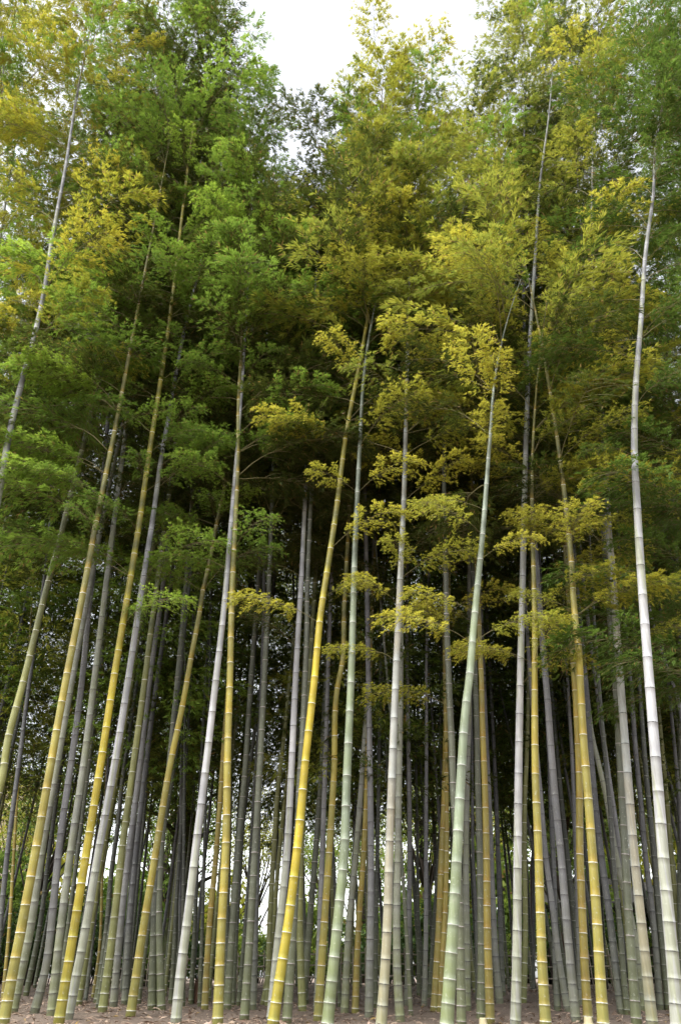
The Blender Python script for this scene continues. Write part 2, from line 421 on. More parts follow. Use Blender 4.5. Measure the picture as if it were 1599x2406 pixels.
def catmull(zs, xs):
    zs = np.asarray(zs); xs = np.asarray(xs)
    sl = np.gradient(xs, zs)
    def f(z):
        if z <= zs[0]: return xs[0] + sl[0] * (z - zs[0])
        i = min(np.searchsorted(zs, z) - 1, len(zs) - 2); i = max(i, 0)
        h = zs[i + 1] - zs[i]; t = (z - zs[i]) / h
        return ((2*t**3 - 3*t**2 + 1) * xs[i] + (t**3 - 2*t**2 + t) * h * sl[i] + (-2*t**3 + 3*t**2) * xs[i+1] + (t**3 - t**2) * h * sl[i+1])
    return f, sl

BASES = []
KEY = []                                                  # canes the photo shows uncovered far up: keep branches from growing in front of them
def project(P):
    d = np.array(P) - (0, 0, EYE); k = d[1] * math.cos(TILT) + d[2] * math.sin(TILT)
    return CX + FPX * d[0] / k, CY - FPX * (d[2] * math.cos(TILT) - d[1] * math.sin(TILT)) / k

def covers(P, az, L):
    for s in (.35, .7, 1.0):
        q = (P[0] + L * s * .9 * math.cos(az), P[1] + L * s * .9 * math.sin(az), P[2] + L * .35 * min(s, .7))
        x, y = project(q)
        for ys, xs, Yk in KEY:
            if ys[0] < y < ys[-1] and q[1] < Yk + .1 and abs(np.interp(y, ys, xs) - x) < 42: return True
    return False

def branch(root, node, az, tilt, s, kind, mats, roll=0, free=False):
    bm, lm = kind
    if not free and covers(np.array(node) + root.location, az, 1.5 * s): return None
    b = link('branch', bm, root, node)
    b.rotation_euler = (roll, -tilt, az); b.scale = (s, s, s)
    o = link('leaves', lm, b)
    o.material_slots[0].link = 'OBJECT'; o.material_slots[0].material = mats
    return b

def bamboo(pts, w, mat, leaf, label, D=None, top=None, H=None, by=None, zb=None, group=None, dens=1.0, bsc=1.0, az0=None, tiers=()):
    """pts: centre line read from the photo, lowest first; the cane leans within its own upright plane"""
    r = np.random.default_rng(int(abs(pts[0][0] * 13 + pts[0][1] * 7 + w * 3)) + 5)
    if D is None: D = .062 if w <= 9 else .075 if w <= 11 else .09 if w <= 14 else .103 if w <= 23 else .112
    Y = depth_of(w, 2200, D)
    if by: Y = min(max(EYE / math.tan(math.atan((by - CY) / FPX) - TILT), 9.5), 17.5); D = D
    Q = sorted([pix(x, y, Y) for x, y in pts], key=lambda p: p[2])
    zs = np.array([q[2] for q in Q]); xs = np.array([q[0] for q in Q])
    f, sl = catmull(zs, xs)
    zg = gz(f(0), Y); xb = f(zg)
    if H is None:
        H = (16.5 if D > .1 else 14.5 if D > .085 else 12.5) + r.uniform(-1, 1.5)
    if top is None and 380 < pts[0][0] < 850: H = min(H, pix(800, 470 + r.uniform(0, 90), Y)[2])
    if top is not None: H = min(pix(800, top, Y)[2], 21.5)
    zt = zs[-1]; k = min(len(zs), 3)
    slope = (xs[-1] - xs[-k]) / (zs[-1] - zs[-k])
    slope *= .78; H = max(H, zt + 1.0)
    nodx = (np.sign(slope) * .5 + r.normal(0, .5)); nody = r.normal(-.3, .6)
    def path(z):
        if z <= zt: x = f(z)
        else: x = xs[-1] + slope * (z - zt) + nodx * ((z - zt) / max(H - zt, .5)) ** 2 * min(1, (H - zt) / 6)
        y = nody * (max(0, z - zt) / max(H - zt, .5)) ** 2 * min(1, (H - zt) / 6)
        return np.array((x - xb, y, z - zg))
    lift = lambda z: path(z + zg)
    sp = (D / .103) ** .35 * r.uniform(.93, 1.08) * (1.05 if mat in ('white', 'cream') else .98)
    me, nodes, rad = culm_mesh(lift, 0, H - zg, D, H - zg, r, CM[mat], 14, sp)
    root = thing('bamboo', label, 'bamboo', (xb, Y, zg), group)
    link('culm', me, root)
    BASES.append((xb, Y))
    if zb is None: zb = pix(800, (1270 if leaf == 'deep' else 1060) + r.uniform(-150, 150), Y)[2]
    zb = min(zb, .6 * H) - zg
    other = LM[{'lime': 'green', 'gold': 'lime_tier', 'green': 'lime', 'deep': 'mid', 'cool': 'green'}[leaf]]
    tl = LM[{'lime': 'lime_tier', 'gold': 'gold_tier', 'green': 'green_tier'}.get(leaf, leaf)]
    az = r.uniform(-1.2, 1.2) if az0 is None else az0
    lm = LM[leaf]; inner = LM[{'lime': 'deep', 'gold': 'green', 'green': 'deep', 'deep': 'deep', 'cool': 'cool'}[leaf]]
    lo = .22 if leaf == 'lime' else .36 if leaf == 'green' else .48
    for i, z in enumerate(nodes):
        if z < zb or z > H - zg - .25: continue
        fr = (z - zb) / (H - zg - zb)
        az += math.pi + r.normal(0, .35)
        for j in range(2):
            if r.random() > dens * (lo + (1 - lo) * min(1, fr * 2.1)) * (1 if j == 0 else .72): continue
            a = az + j * r.choice([-1, 1]) * r.uniform(.5, 1.5)
            if z + zg < zt and math.sin(a) < -.2: a = -a      # the photo shows this stretch of cane uncovered
            s = bsc * (1.2 - .36 * fr) * r.uniform(.78, 1.18) * (D / .1) ** .5
            kind = SPRAYS[r.integers(0, len(SPRAYS))] if fr > .2 else TIERS[r.integers(0, 5)]
            if fr <= .2: s *= .8
            p = lift(z)
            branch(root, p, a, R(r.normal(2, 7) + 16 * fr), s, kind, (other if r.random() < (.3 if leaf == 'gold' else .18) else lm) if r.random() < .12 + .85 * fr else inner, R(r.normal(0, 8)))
    for z in nodes:                                       # leafy branches reaching towards the open side
        if z < max(zb, zt - zg + .1) or z > H - zg - .4 or r.random() > .65: continue
        branch(root, lift(z), -math.pi / 2 + r.normal(0, .6), R(r.normal(0, 7)), bsc * r.uniform(.7, 1.0) * (D / .1) ** .5, SPRAYS[r.integers(0, len(SPRAYS))], lm if r.random() < .6 else inner, R(r.normal(0, 8)))
    nspot = len(tiers); tiers = list(tiers)
    if leaf != 'deep' and 0 < pts[0][0] < 1600:
        for k in range(6 if leaf == 'lime' else 4):
            ty = r.uniform(620, 1500 if leaf == 'lime' else 1380); q = f(pix(800, ty, Y)[2])
            tiers.append((project((q, Y, pix(800, ty, Y)[2]))[0] + r.choice([-1, 1]) * r.uniform(60, 140), ty, r.uniform(100, 165)))
    for ti, (tx, ty, tw) in enumerate(tiers):                              # low separate tiers of leaves the photo shows
        T = pix(tx, ty, Y); half = .5 * tw / FPX * (T[2] * math.sin(TILT) + Y * math.cos(TILT))
        zn = T[2] - zg - .30
        z = min(nodes, key=lambda q: abs(q - zn)); p = lift(z); dx = T[0] - xb - p[0]
        reach = max(abs(dx) + half * .8, half * 1.5)
        a = math.atan2(-abs(r.normal(.25, .15)) * reach - (.8 * reach if abs(dx) < half * .5 else 0), dx)
        branch(root, p, a, R(r.normal(0, 4)), min(1.4, reach / 1.42), TIERS[r.integers(0, 5)], tl if leaf != 'green' or ty < 700 or r.random() < .3 else lm, R(r.normal(0, 5)), ti < nspot)
    for j in range(2):
        branch(root, lift(H - zg - .1 - .25 * j), r.uniform(0, 6.28), R(r.uniform(-5, 8)), .9 * bsc, TOPS[r.integers(0, 3)], lm)
    return root

# the canes one can tell apart, left to right (photo pixels along each cane, width near the foot)
GROVE = 'front and middle canes of the bamboo grove'
CANES = [
 # pts, width, cane, leaf, label, extras
 ([(-185,2000),(-95,1550),(0,1150),(18,1043),(51,900),(79,798),(104,686),(122,568),(153,400),(176,250)], 25, 'white', 'gold', 'tall pale grey bamboo entering at the left edge halfway up, under golden leaves', dict(top=-140, zb=7.2, dens=1.25)),
 ([(-420,2000),(-270,1500),(-150,1000),(-80,700),(-30,450)], 24, 'moss', 'gold', 'bamboo beyond the left edge whose golden leaf tips hang into the upper left corner', dict(top=-120, zb=7.5, dens=1.3)),
 ([(-250,1900),(-120,1300),(-40,850),(10,500),(50,250)], 19, 'moss', 'gold', 'grey green bamboo just outside the left edge whose crown fills the upper left corner', dict(top=-150, zb=7.0, dens=1.3)),
 ([(-62,2000),(1,1850),(19,1740),(56,1600),(107,1394),(143,1259)], 20, 'olive', 'deep', 'olive tan bamboo with white joints leaning in from the left edge, foot out of view', dict(top=0, dens=1.2)),
 ([(0,2185),(18,2006),(47,1780),(70,1600),(88,1480)], 13, 'char', 'deep', 'thin charcoal bamboo crossing the left edge below the olive tan cane', dict(D=.08)),
 ([(8,2340),(22,2184),(33,2006),(42,1850)], 8, 'gold', 'deep', 'very thin tan stem at the far left in front of the cream building', dict(D=.055)),
 ([(8,2406),(83,2006),(155,1600),(191,1417),(224,1240),(268,1020)], 22, 'yellow', 'green', 'thick mustard yellow bamboo, leftmost yellow cane', dict(top=300)),
 ([(28,2390),(72,2184),(98,2006),(134,1800),(170,1600),(200,1440)], 18, 'moss', 'deep', 'dull grey bamboo half hidden behind the leftmost yellow cane', dict(by=2392)),
 ([(60,2345),(93,2184),(116,2006),(148,1778),(182,1600)], 14, 'dark', 'deep', 'dark bamboo whose dirty foot shows on the litter right of the leftmost yellow cane', dict(by=2366)),
 ([(74,2406),(108,2274),(124,2146),(138,2006),(177,1727),(193,1600),(209,1430)], 18, 'grey', 'green', 'grey bamboo with a bent green foot, left of the pale green cane', dict(top=60)),
 ([(119,2406),(143,2184),(166,2006),(194,1817),(222,1600),(244,1419),(255,1328),(265,1250)], 19, 'moss', 'green', 'pale mottled green bamboo just left of the brightest yellow cane', dict(top=-20)),
 ([(138,2406),(173,2192),(204,2000),(240,1776),(267,1600),(295,1430),(327,1233),(353,1050),(378,890),(405,700),(425,530),(443,380),(455,290)], 21, 'vivid', 'green', 'brightest pure yellow bamboo, beside the chalk white one on the left', dict(top=-160, dens=1.2)),
 ([(157,2406),(195,2218),(231,2006),(269,1799),(301,1600),(334,1379),(362,1200),(380,1070),(400,960)], 20, 'white', 'green', 'chalk white bamboo with dark joints right beside the brightest yellow cane', dict(top=190)),
 ([(174,2410),(205,2230),(240,2006),(268,1850)], 16, 'olive', 'deep', 'olive bamboo mostly hidden behind the chalk white cane on the left', {}),
 ([(226,2365),(251,2180),(262,2050),(275,1957),(291,1810),(305,1720),(322,1600),(340,1480)], 12, 'dark', 'deep', 'slim blackish bamboo with a pale grey foot, between the chalk white and olive green canes', dict(by=2372)),
 ([(217,2355),(234,2230),(240,2080),(243,1960)], 7, 'gold', 'deep', 'pencil thin tan stem between the chalk white and olive green canes', dict(D=.055)),
 ([(237,2406),(267,2177),(286,2006),(312,1809),(340,1600),(355,1480),(369,1380)], 18, 'olive', 'green', 'olive green bamboo with white joints, left neighbour of a plain grey cane', dict(top=250)),
 ([(263,2406),(283,2184),(303,2006),(327,1817),(352,1600),(378,1417)], 16, 'grey', 'green', 'plain grey bamboo touching the right side of the olive green cane', dict(top=320)),
 ([(293,2371),(304,2184),(320,2006),(342,1804),(369,1600),(388,1470)], 15, 'char', 'deep', 'dark grey bamboo whose foot stands on the litter left of the lime yellow cane', dict(by=2376)),
 ([(304,2406),(334,2200),(366,2003),(395,1824),(434,1631),(451,1534),(469,1440),(476,1394),(496,1302),(505,1251)], 19, 'yellow', 'green', 'slanting lime yellow bamboo in front of the mossy tree trunk', dict(top=720)),
 ([(318,2406),(345,2200),(375,2006),(402,1850)], 12, 'slate', 'deep', 'narrow grey green bamboo showing along the right side of the slanting lime yellow cane', dict(D=.085)),
 ([(356,2420),(360,2250),(366,2100),(380,1950),(398,1800)], 17, 'dark', 'deep', 'dark bamboo with a bowed foot, left one of two before the mossy trunk', {}),
 ([(380,2420),(377,2287),(373,2150),(378,2006),(388,1900),(398,1800),(412,1650)], 17, 'slate', 'deep', 'dull green bowed bamboo, right one of two crossing before the mossy trunk', {}),
 ([(402,2348),(408,2261),(414,2133),(422,2006),(430,1880),(440,1740)], 10, 'dark', 'deep', 'slim dark bamboo just left of the curved white cane, its foot in view', dict(by=2372)),
 ([(430,2373),(430,2200),(432,2006),(433,1850),(434,1700)], 9, 'dark', 'deep', 'slim upright dark bamboo passing behind the curved white cane', {}),
 ([(413,2406),(422,2307),(440,2164),(459,2003),(484,1799),(507,1600),(521,1480),(531,1379),(539,1277)], 21, 'white', 'green', 'curved white bamboo with green streaks, right of the mossy tree trunk', dict(top=420)),
 ([(449,2348),(459,2150),(464,2006),(470,1850)], 10, 'dark', 'deep', 'thin dark bamboo standing beside the reddish rotten stump', dict(by=2372)),
 ([(469,2366),(475,2184),(480,2006),(484,1850)], 9, 'dark', 'deep', 'thin dark bamboo left of the narrow golden cane', {}),
 ([(479,2406),(492,2177),(508,2003),(519,1855),(526,1750),(534,1640)], 14, 'gold', 'green', 'narrow golden brown bamboo left of the upright yellow cane', dict(top=520)),
 ([(511,2406),(520,2185),(530,2003),(535,1753),(540,1600),(546,1366),(551,1261),(558,1100),(562,900),(565,857)], 21, 'yellow', 'green', 'upright mustard yellow bamboo touching a grey olive cane on its right', dict(top=390)),
 ([(531,2406),(547,2172),(559,2003),(576,1801),(589,1600),(598,1480)], 16, 'slate', 'deep', 'grey olive bamboo against the right side of the upright mustard yellow cane', {}),
 ([(545,2384),(553,2230),(566,2006),(580,1800)], 11, 'dark', 'deep', 'thin dark bamboo half behind the grey olive cane', {}),
 ([(561,2360),(576,2184),(589,2006),(598,1850)], 11, 'dark', 'deep', 'thin dark bamboo with a reddish sheath at its foot, against the white gap', dict(by=2374)),
 ([(574,2392),(588,2185),(594,2080),(602,1950)], 17, 'slate', 'deep', 'dull dark green bamboo with its thick foot in view, left of the steel grey cane', dict(by=2392)),
 ([(593,2406),(600,2184),(605,2003),(610,1753),(614,1651)], 14, 'char', 'deep', 'steel grey bamboo with dark joints, right of the white gap', {}),
 ([(629,2390),(633,2185),(643,2003),(655,1830),(663,1770),(672,1680)], 13, 'olive', 'deep', 'dark olive bamboo left of the white cane that meets the brightest golden one', {}),
 ([(606,2420),(626,2312),(641,2185),(652,2050)], 11, 'olive', 'deep', 'short leaning olive stem crossing behind the foot of the golden cane', dict(D=.08)),
 ([(636,2410),(646,2287),(656,2185),(674,2003),(684,1819),(694,1600),(703,1440),(709,1338),(713,1251),(719,1122)], 19, 'white', 'deep', 'bluish white bamboo whose foot is crossed by the golden yellow cane', dict(top=420)),
 ([(641,2406),(655,2312),(677,2167),(697,2003),(718,1781),(738,1600),(753,1442),(769,1336),(785,1231),(816,1000),(841,870),(862,755)], 22, 'vivid', 'lime', 'golden yellow bamboo sweeping up past the middle under the yellow dome of leaves', dict(top=245, dens=1.25, bsc=1.15)),
 ([(673,2406),(688,2185),(697,2006),(703,1850),(711,1720),(716,1600),(720,1506),(721,1402)], 19, 'slate', 'deep', 'grey green bamboo emerging at the right foot of the golden yellow cane', {}),
 ([(712,2406),(707,2287),(704,2159),(706,2031),(711,1918),(716,1850),(722,1700)], 16, 'olive', 'deep', 'olive yellow bamboo directly right of the golden yellow cane, bowed at the foot', {}),
 ([(702,2406),(720,2261),(729,2146),(741,2004),(755,1804),(762,1664)], 15, 'slate', 'deep', 'dark grey green bamboo left of the dull yellow cane at the middle', {}),
 ([(743,2406),(750,2200),(757,2003),(762,1847),(766,1720)], 14, 'grey', 'deep', 'grey bamboo behind the left side of the dull yellow cane at the middle', {}),
 ([(746,2406),(762,2164),(773,2003),(784,1822),(795,1600),(801,1572),(808,1427),(813,1333),(816,1284)], 18, 'yellow', 'deep', 'dull yellow bamboo just left of the thick pale green cane at the middle', dict(top=640)),
 ([(769,2406),(780,2297),(794,2156),(808,2002),(814,1840),(824,1600),(829,1442),(832,1333),(834,1279),(841,1122),(848,980)], 24, 'pale', 'lime', 'thick pale green bamboo with white joints at the middle of the photo', dict(top=540)),
 ([(808,2406),(820,2172),(836,2003),(847,1868),(855,1753),(862,1650)], 16, 'moss', 'deep', 'grey green mottled bamboo right of the thick pale green cane at the middle', {}),
 ([(833,2406),(841,2190),(854,2003),(861,1842),(865,1689),(868,1600)], 14, 'gold', 'deep', 'slender golden bamboo between two grey canes right of the middle', {}),
 ([(866,2406),(868,2261),(870,2159),(871,2003),(870,1906),(868,1780)], 17, 'grey', 'deep', 'lavender grey bamboo with dark joints left of the black green one', {}),
 ([(881,2406),(882,2210),(886,2003),(889,1830),(892,1631)], 11, 'dark', 'deep', 'black green bamboo with white joints directly left of the cream white cane', {}),
 ([(895,2406),(905,2261),(910,2151),(914,2003),(921,1804),(929,1600),(934,1480),(941,1327),(947,1200),(953,1000)], 22, 'cream', 'lime', 'cream white bamboo with a peach coloured foot, right of the middle', dict(top=330)),
 ([(940,2406),(934,2312),(931,2184),(934,2003),(937,1804),(940,1650)], 18, 'moss', 'deep', 'pale green grey bamboo touching the right side of the cream white cane', {}),
 ([(956,2406),(957,2312),(960,2159),(962,2003),(960,1817),(957,1651)], 13, 'grey', 'deep', 'lilac grey slim bamboo with dark joints, standing free right of the cream white cane', {}),
 ([(983,2389),(982,2200),(980,2006),(978,1850)], 8, 'dark', 'deep', 'thin blackish green bamboo between the lilac grey and brownish grey canes', {}),
 ([(994,2406),(999,2250),(1000,2003),(1001,1728),(1001,1650)], 11, 'grey', 'deep', 'slim brownish grey bamboo left of the black cane with white joints', {}),
 ([(1005,2389),(1018,2185),(1030,2003),(1037,1880),(1033,1728)], 10, 'dark', 'deep', 'slim black bamboo with fine white joints left of the paired golden canes', {}),
 ([(1018,2406),(1030,2185),(1037,2006),(1042,1900),(1046,1760)], 16, 'gold', 'deep', 'golden bamboo, left one of a touching pair beside the pale lime cane', {}),
 ([(1031,2406),(1038,2261),(1045,2134),(1048,2003),(1047,1780),(1045,1620)], 14, 'gold', 'deep', 'golden bamboo, right one of a touching pair, mostly hidden by the pale lime cane', {}),
 ([(1083,2406),(1081,2250),(1078,2100),(1070,1950),(1064,1855),(1060,1738),(1055,1633),(1051,1529),(1049,1475),(1046,1322),(1045,1276)], 19, 'slate', 'lime', 'grey green bamboo crossing behind the pale lime cane', dict(D=.1, top=350)),
 ([(1049,2406),(1058,2261),(1065,2154),(1073,2003),(1082,1830),(1094,1656),(1101,1600),(1111,1481),(1122,1366),(1132,1264),(1147,1070),(1154,979)], 27, 'pale', 'lime', 'thickest pale lime bamboo with bold white joints', dict(top=690)),
 ([(1096,2406),(1096,2338),(1095,2184),(1094,2003),(1096,1860),(1098,1779),(1101,1680)], 16, 'moss', 'deep', 'straight greyish bamboo right of the thickest pale lime cane', {}),
 ([(1121,2350),(1118,2159),(1110,2003),(1109,1880),(1108,1753)], 9, 'char', 'deep', 'thin slate grey stem left of the clean golden cane', {}),
 ([(1128,2406),(1130,2260),(1129,2180),(1126,2003),(1122,1850),(1119,1702)], 17, 'slate', 'deep', 'dark bamboo, grey above and greenish below, left of the clean golden cane', {}),
 ([(1151,2406),(1144,2185),(1142,2003),(1138,1842),(1132,1687),(1130,1600),(1126,1519),(1124,1440)], 18, 'gold', 'lime', 'clean golden yellow bamboo between two dark grey canes', dict(top=640)),
 ([(1178,2406),(1164,2261),(1157,2134),(1152,2006),(1147,1860)], 15, 'grey', 'deep', 'grey bamboo leaning out to the right of the clean golden cane', {}),
 ([(1181,2370),(1175,2184),(1169,2003),(1164,1855)], 12, 'char', 'deep', 'dark bamboo between the leaning grey cane and the tall white one', {}),
 ([(1210,2406),(1212,2312),(1214,2159),(1215,2003),(1217,1830),(1221,1600),(1224,1473),(1227,1353),(1230,1200),(1237,960),(1246,758),(1256,606),(1267,435),(1288,272),(1296,180)], 21, 'white', 'lime', 'tall straight white bamboo rising to a dark top right of centre', dict(top=20)),
 ([(1226,2406),(1230,2312),(1233,2184),(1231,2003),(1232,1880),(1237,1763),(1240,1640)], 13, 'olive', 'deep', 'narrow mustard olive bamboo touching the tall straight white one', {}),
 ([(1281,2406),(1273,2271),(1268,2134),(1264,2003),(1257,1827),(1255,1600),(1255,1468),(1253,1368),(1252,1320)], 22, 'yellow', 'lime', 'broad yellow bamboo next right after the tall straight white one', dict(top=720)),
 ([(1338,2406),(1312,2253),(1295,2116),(1280,2003),(1274,1932),(1266,1840)], 14, 'grey', 'deep', 'grey bamboo leaning left as it rises behind the broad yellow one', {}),
 ([(1309,2376),(1304,2261),(1302,2159),(1298,2003),(1293,1880),(1290,1780)], 13, 'char', 'deep', 'upright dark grey bamboo with its foot in view before the lattice fence', dict(by=2380)),
 ([(1353,2406),(1341,2289),(1328,2146),(1316,2003),(1306,1906),(1295,1779),(1286,1653)], 19, 'grey', 'lime', 'leaning grey bamboo, greenish at the foot, left of the narrow orange gold one', dict(top=-40, zb=8.5, dens=1.2)),
 ([(1360,2300),(1356,2150),(1351,2003),(1346,1860),(1339,1712),(1332,1600)], 11, 'grey', 'deep', 'light grey slim bamboo just behind the narrow orange gold one', {}),
 ([(1381,2406),(1374,2302),(1367,2154),(1361,2003),(1360,1842),(1357,1760),(1352,1650)], 19, 'gold', 'deep', 'narrow orange gold bamboo left of the striped yellow one', {}),
 ([(1416,2406),(1410,2317),(1402,2177),(1390,2003),(1379,1855),(1370,1743),(1363,1620),(1358,1524),(1352,1473),(1347,1419),(1341,1317)], 23, 'yellow', 'lime', 'thick striped yellow green bamboo right of the narrow orange gold one', dict(top=480)),
 ([(1463,2406),(1450,2312),(1429,2141),(1410,2003),(1395,1868),(1387,1779),(1378,1650)], 17, 'char', 'lime', 'bluish grey bamboo leaning left, right of the striped yellow green cane', dict(top=-40, zb=8.5, dens=1.2)),
 ([(1473,2384),(1468,2338),(1455,2185),(1440,2030),(1432,1900)], 11, 'dark', 'deep', 'thin dark olive bamboo between the bluish grey and grey green canes', dict(by=2386)),
 ([(1511,2420),(1497,2248),(1475,2130),(1453,2044),(1444,2000),(1424,1881),(1406,1799),(1388,1717),(1383,1676),(1376,1600)], 15, 'moss', 'deep', 'strongly tilted olive grey bamboo passing behind the grey green one', dict(D=.095, H=11)),
 ([(1486,2300),(1470,2130),(1454,2003),(1440,1901),(1426,1809),(1413,1715),(1400,1610)], 14, 'grey', 'deep', 'grey bamboo rising left from behind the grey green one', {}),
 ([(1494,2406),(1486,2302),(1476,2156),(1467,2003),(1458,1835),(1453,1748),(1449,1664)], 20, 'slate', 'deep', 'dark grey green bamboo with white joints, left of the peach white one', {}),
 ([(1531,2406),(1514,2248),(1502,2139),(1488,2003),(1476,1858),(1467,1745),(1456,1600),(1446,1463),(1439,1356),(1428,1238),(1424,1150),(1414,1000)], 22, 'cream', 'lime', 'peach stained white bamboo, second white cane from the right edge', dict(top=100)),
 ([(1552,2406),(1545,2312),(1533,2159),(1514,2003),(1504,1888),(1492,1763),(1482,1620)], 14, 'char', 'deep', 'dark grey bamboo between the two white canes at the right, with black joints', {}),
 ([(1571,2406),(1564,2322),(1547,2159),(1534,2003),(1518,1837),(1508,1712),(1500,1600)], 14, 'dark', 'deep', 'dark olive bamboo touching the left side of the rightmost white cane', {}),
 ([(1591,2406),(1583,2304),(1570,2164),(1556,2003),(1545,1860),(1533,1710),(1524,1600),(1515,1486),(1504,1338),(1496,1200),(1489,1060),(1492,910),(1504,758),(1514,606),(1534,455)], 28, 'white', 'cool', 'rightmost and thickest white bamboo, with one ochre stained joint near the bottom', dict(top=60)),
 ([(1604,2330),(1588,2139),(1575,2003),(1562,1845),(1550,1715),(1541,1628)], 13, 'olive', 'deep', 'brownish olive bamboo along the right side of the rightmost white cane', {}),
 ([(1604,2406),(1597,2100),(1597,1900),(1596,1600),(1592,1400)], 15, 'slate', 'cool', 'grey green bamboo cut by the right edge of the photo', dict(top=200)),
 ([(1606,1720),(1593,1651),(1577,1600),(1561,1557),(1537,1480),(1525,1430),(1508,1340)], 14, 'grey', 'deep', 'grey bamboo slanting steeply behind the upper part of the rightmost white cane', dict(D=.09, H=10)),
 ([(1610,2150),(1587,1799),(1578,1702),(1571,1630)], 11, 'char', 'deep', 'thin dark grey bamboo near the right edge behind the rightmost white cane', {}),
 ([(1760,2000),(1715,1600),(1690,1300),(1680,1000)], 25, 'slate', 'cool', 'bamboo beyond the right edge whose feathery cool green branches hang into view', dict(top=-40, zb=3.2, dens=1.1, az0=0.2)),
]
SPOTS = {                                      # bamboo -> leaf tiers (photo x, y, width)
 'tall pale grey bamboo entering': [(215,430,140),(60,450,130),(40,720,140),(190,800,160),(240,670,130),(270,560,160),(20,880,80),(130,300,150),(180,190,150),(40,330,140)],
 'leftmost yellow cane': [(150,1060,190),(200,1130,150),(330,980,120),(160,950,150),(200,870,140),(70,1020,170),(120,1150,160),(250,1240,130),(60,1200,150),(250,760,140),(150,700,140)],
 'brightest pure yellow bamboo': [(455,400,130),(400,1010,150),(350,1120,120),(160,1330,190),(390,1440,120),(480,540,160),(350,760,150),(460,860,150),(560,330,180),(330,520,160),(300,1190,160),(230,1300,160),(430,1120,140),(330,900,140),(430,690,150),(390,620,150),(510,440,160),(560,600,150),(450,320,160),(380,240,160),(500,180,150)],
 'chalk white bamboo with dark joints': [(440,1000,150),(400,1275,110),(480,950,130),(470,1130,130),(430,840,130),(350,1450,110),(470,1060,140),(500,740,140),(330,820,130)],
 'slanting lime yellow': [(520,1200,130),(440,1180,120),(400,1350,130),(560,1180,130),(460,1270,150),(560,980,140),(540,1100,140)],
 'upright mustard yellow': [(610,1030,180),(500,1040,130),(600,760,150),(640,690,140),(610,480,160),(520,870,140),(600,880,130),(640,1010,140),(490,1130,130),(600,1240,150),(560,560,160),(500,660,140),(660,600,140)],
 'bluish white bamboo': [(670,1175,170),(660,1305,150),(760,1190,110),(690,930,140),(750,640,150),(650,1460,170),(780,760,140),(690,800,150),(760,1000,140),(660,1060,140)],
 'golden yellow bamboo sweeping': [(845,1235,190),(790,1355,110),(830,860,150),(880,735,180),(730,1010,120),(910,560,170),(870,470,180),(960,430,180),(900,330,200),(850,620,160),(950,250,190),(880,200,170)],
 'thick pale green bamboo with white joints at': [(890,1100,170),(790,1140,110),(900,990,200)],
 'cream white bamboo with a peach': [(1010,1345,180),(880,1350,130),(1000,990,150),(990,870,150),(990,500,150),(930,620,170),(960,1290,140),(1000,720,150)],
 'grey green bamboo crossing behind the pale lime': [(1000,1600,190),(1010,1440,150),(1110,1390,130)],
 'thickest pale lime': [(1190,1420,140),(1070,1220,180),(1140,1050,150),(1100,930,220),(1180,920,170),(1160,1250,140),(1100,700,160),(1110,540,160),(1060,1160,130),(1190,640,130)],
 'tall straight white': [(1280,1535,170),(1230,1245,140),(1290,1110,120),(1300,950,110),(1170,1080,110),(1250,560,80),(1180,780,110),(1270,850,100),(1270,700,110),(1160,1510,130)],
 'broad yellow bamboo next': [(1330,1390,190),(1300,1250,150),(1340,1140,150),(1330,980,150)],
 'thick striped yellow green': [(1360,1265,200),(1430,1370,140),(1300,1390,150),(1420,1180,130),(1390,1040,160)],
 'peach stained white': [(1390,780,210),(1400,620,220),(1470,760,140),(1370,900,180),(1460,900,130),(1340,450,180),(1330,250,200)],
 'rightmost and thickest white': [(1560,600,140),(1540,920,150),(1570,760,130),(1450,1050,120),(1560,360,150),(1535,380,160),(1500,290,160),(1560,240,160),(1530,170,160),(1490,420,140)],
 'bamboo beyond the right edge': [(1520,1080,150),(1480,1220,170),(1470,1410,170),(1540,1500,150),(1440,1500,120),(1560,1220,150),(1560,960,160),(1530,1590,150),(1580,1360,140)],
}
for pts, w, mat, leaf, label, ex in CANES:
    if any(k in label for k in ('tall pale grey bamboo entering', 'brightest pure yellow', 'chalk white bamboo with dark', 'upright mustard yellow', 'golden yellow bamboo sweeping', 'tall straight white', 'rightmost and thickest white')):
        q = sorted(pts, key=lambda p: p[1]); Dk = ex.get('D', .103 if w <= 23 else .112)
        KEY.append(([p[1] for p in q], [p[0] for p in q], depth_of(w, 2200, Dk)))
for pts, w, mat, leaf, label, ex in CANES:
    bamboo(pts, w, mat, leaf, label, group=GROVE, tiers=sum((v for k, v in SPOTS.items() if k in label), []), **ex)

# ------------------------------------------------------------------ the thin dark canes farther back
def crown_mesh(seed, H, zb, n, dens=.7):
    """leaves of a whole bamboo in one mesh, branches leaving a straight cane at the joints"""
    r = np.random.default_rng(seed); VV = []; FF = []; TT = []; b = 0; az = r.uniform(0, 6.28)
    for k in range(n):
        fr = (k + r.random()) / n; z = zb + (H - zb - .2) * fr
        pts, tw, P, D, G = spray_data(r, L=1.5, nside=13, ncl=5, elev0=44 + 14 * fr)
        keep = r.random(len(P)) < dens; P, D, G = P[keep], D[keep], G[keep]
        az += math.pi + r.normal(0, .8); s = (1.15 - .5 * fr) * r.uniform(.8, 1.2)
        M = np.array(Matrix.Rotation(az, 3, 'Z'))
        V, F, T = spray_leaves(r, P, D, G, .10, .17, .016, .024)
        VV.append(V @ M.T * s + (0, 0, z)); FF.append(F + b); TT.append(T); b += len(V)
    return quadmesh('crown', np.concatenate(VV), np.concatenate(FF), [LM['deep']], np.concatenate(TT))

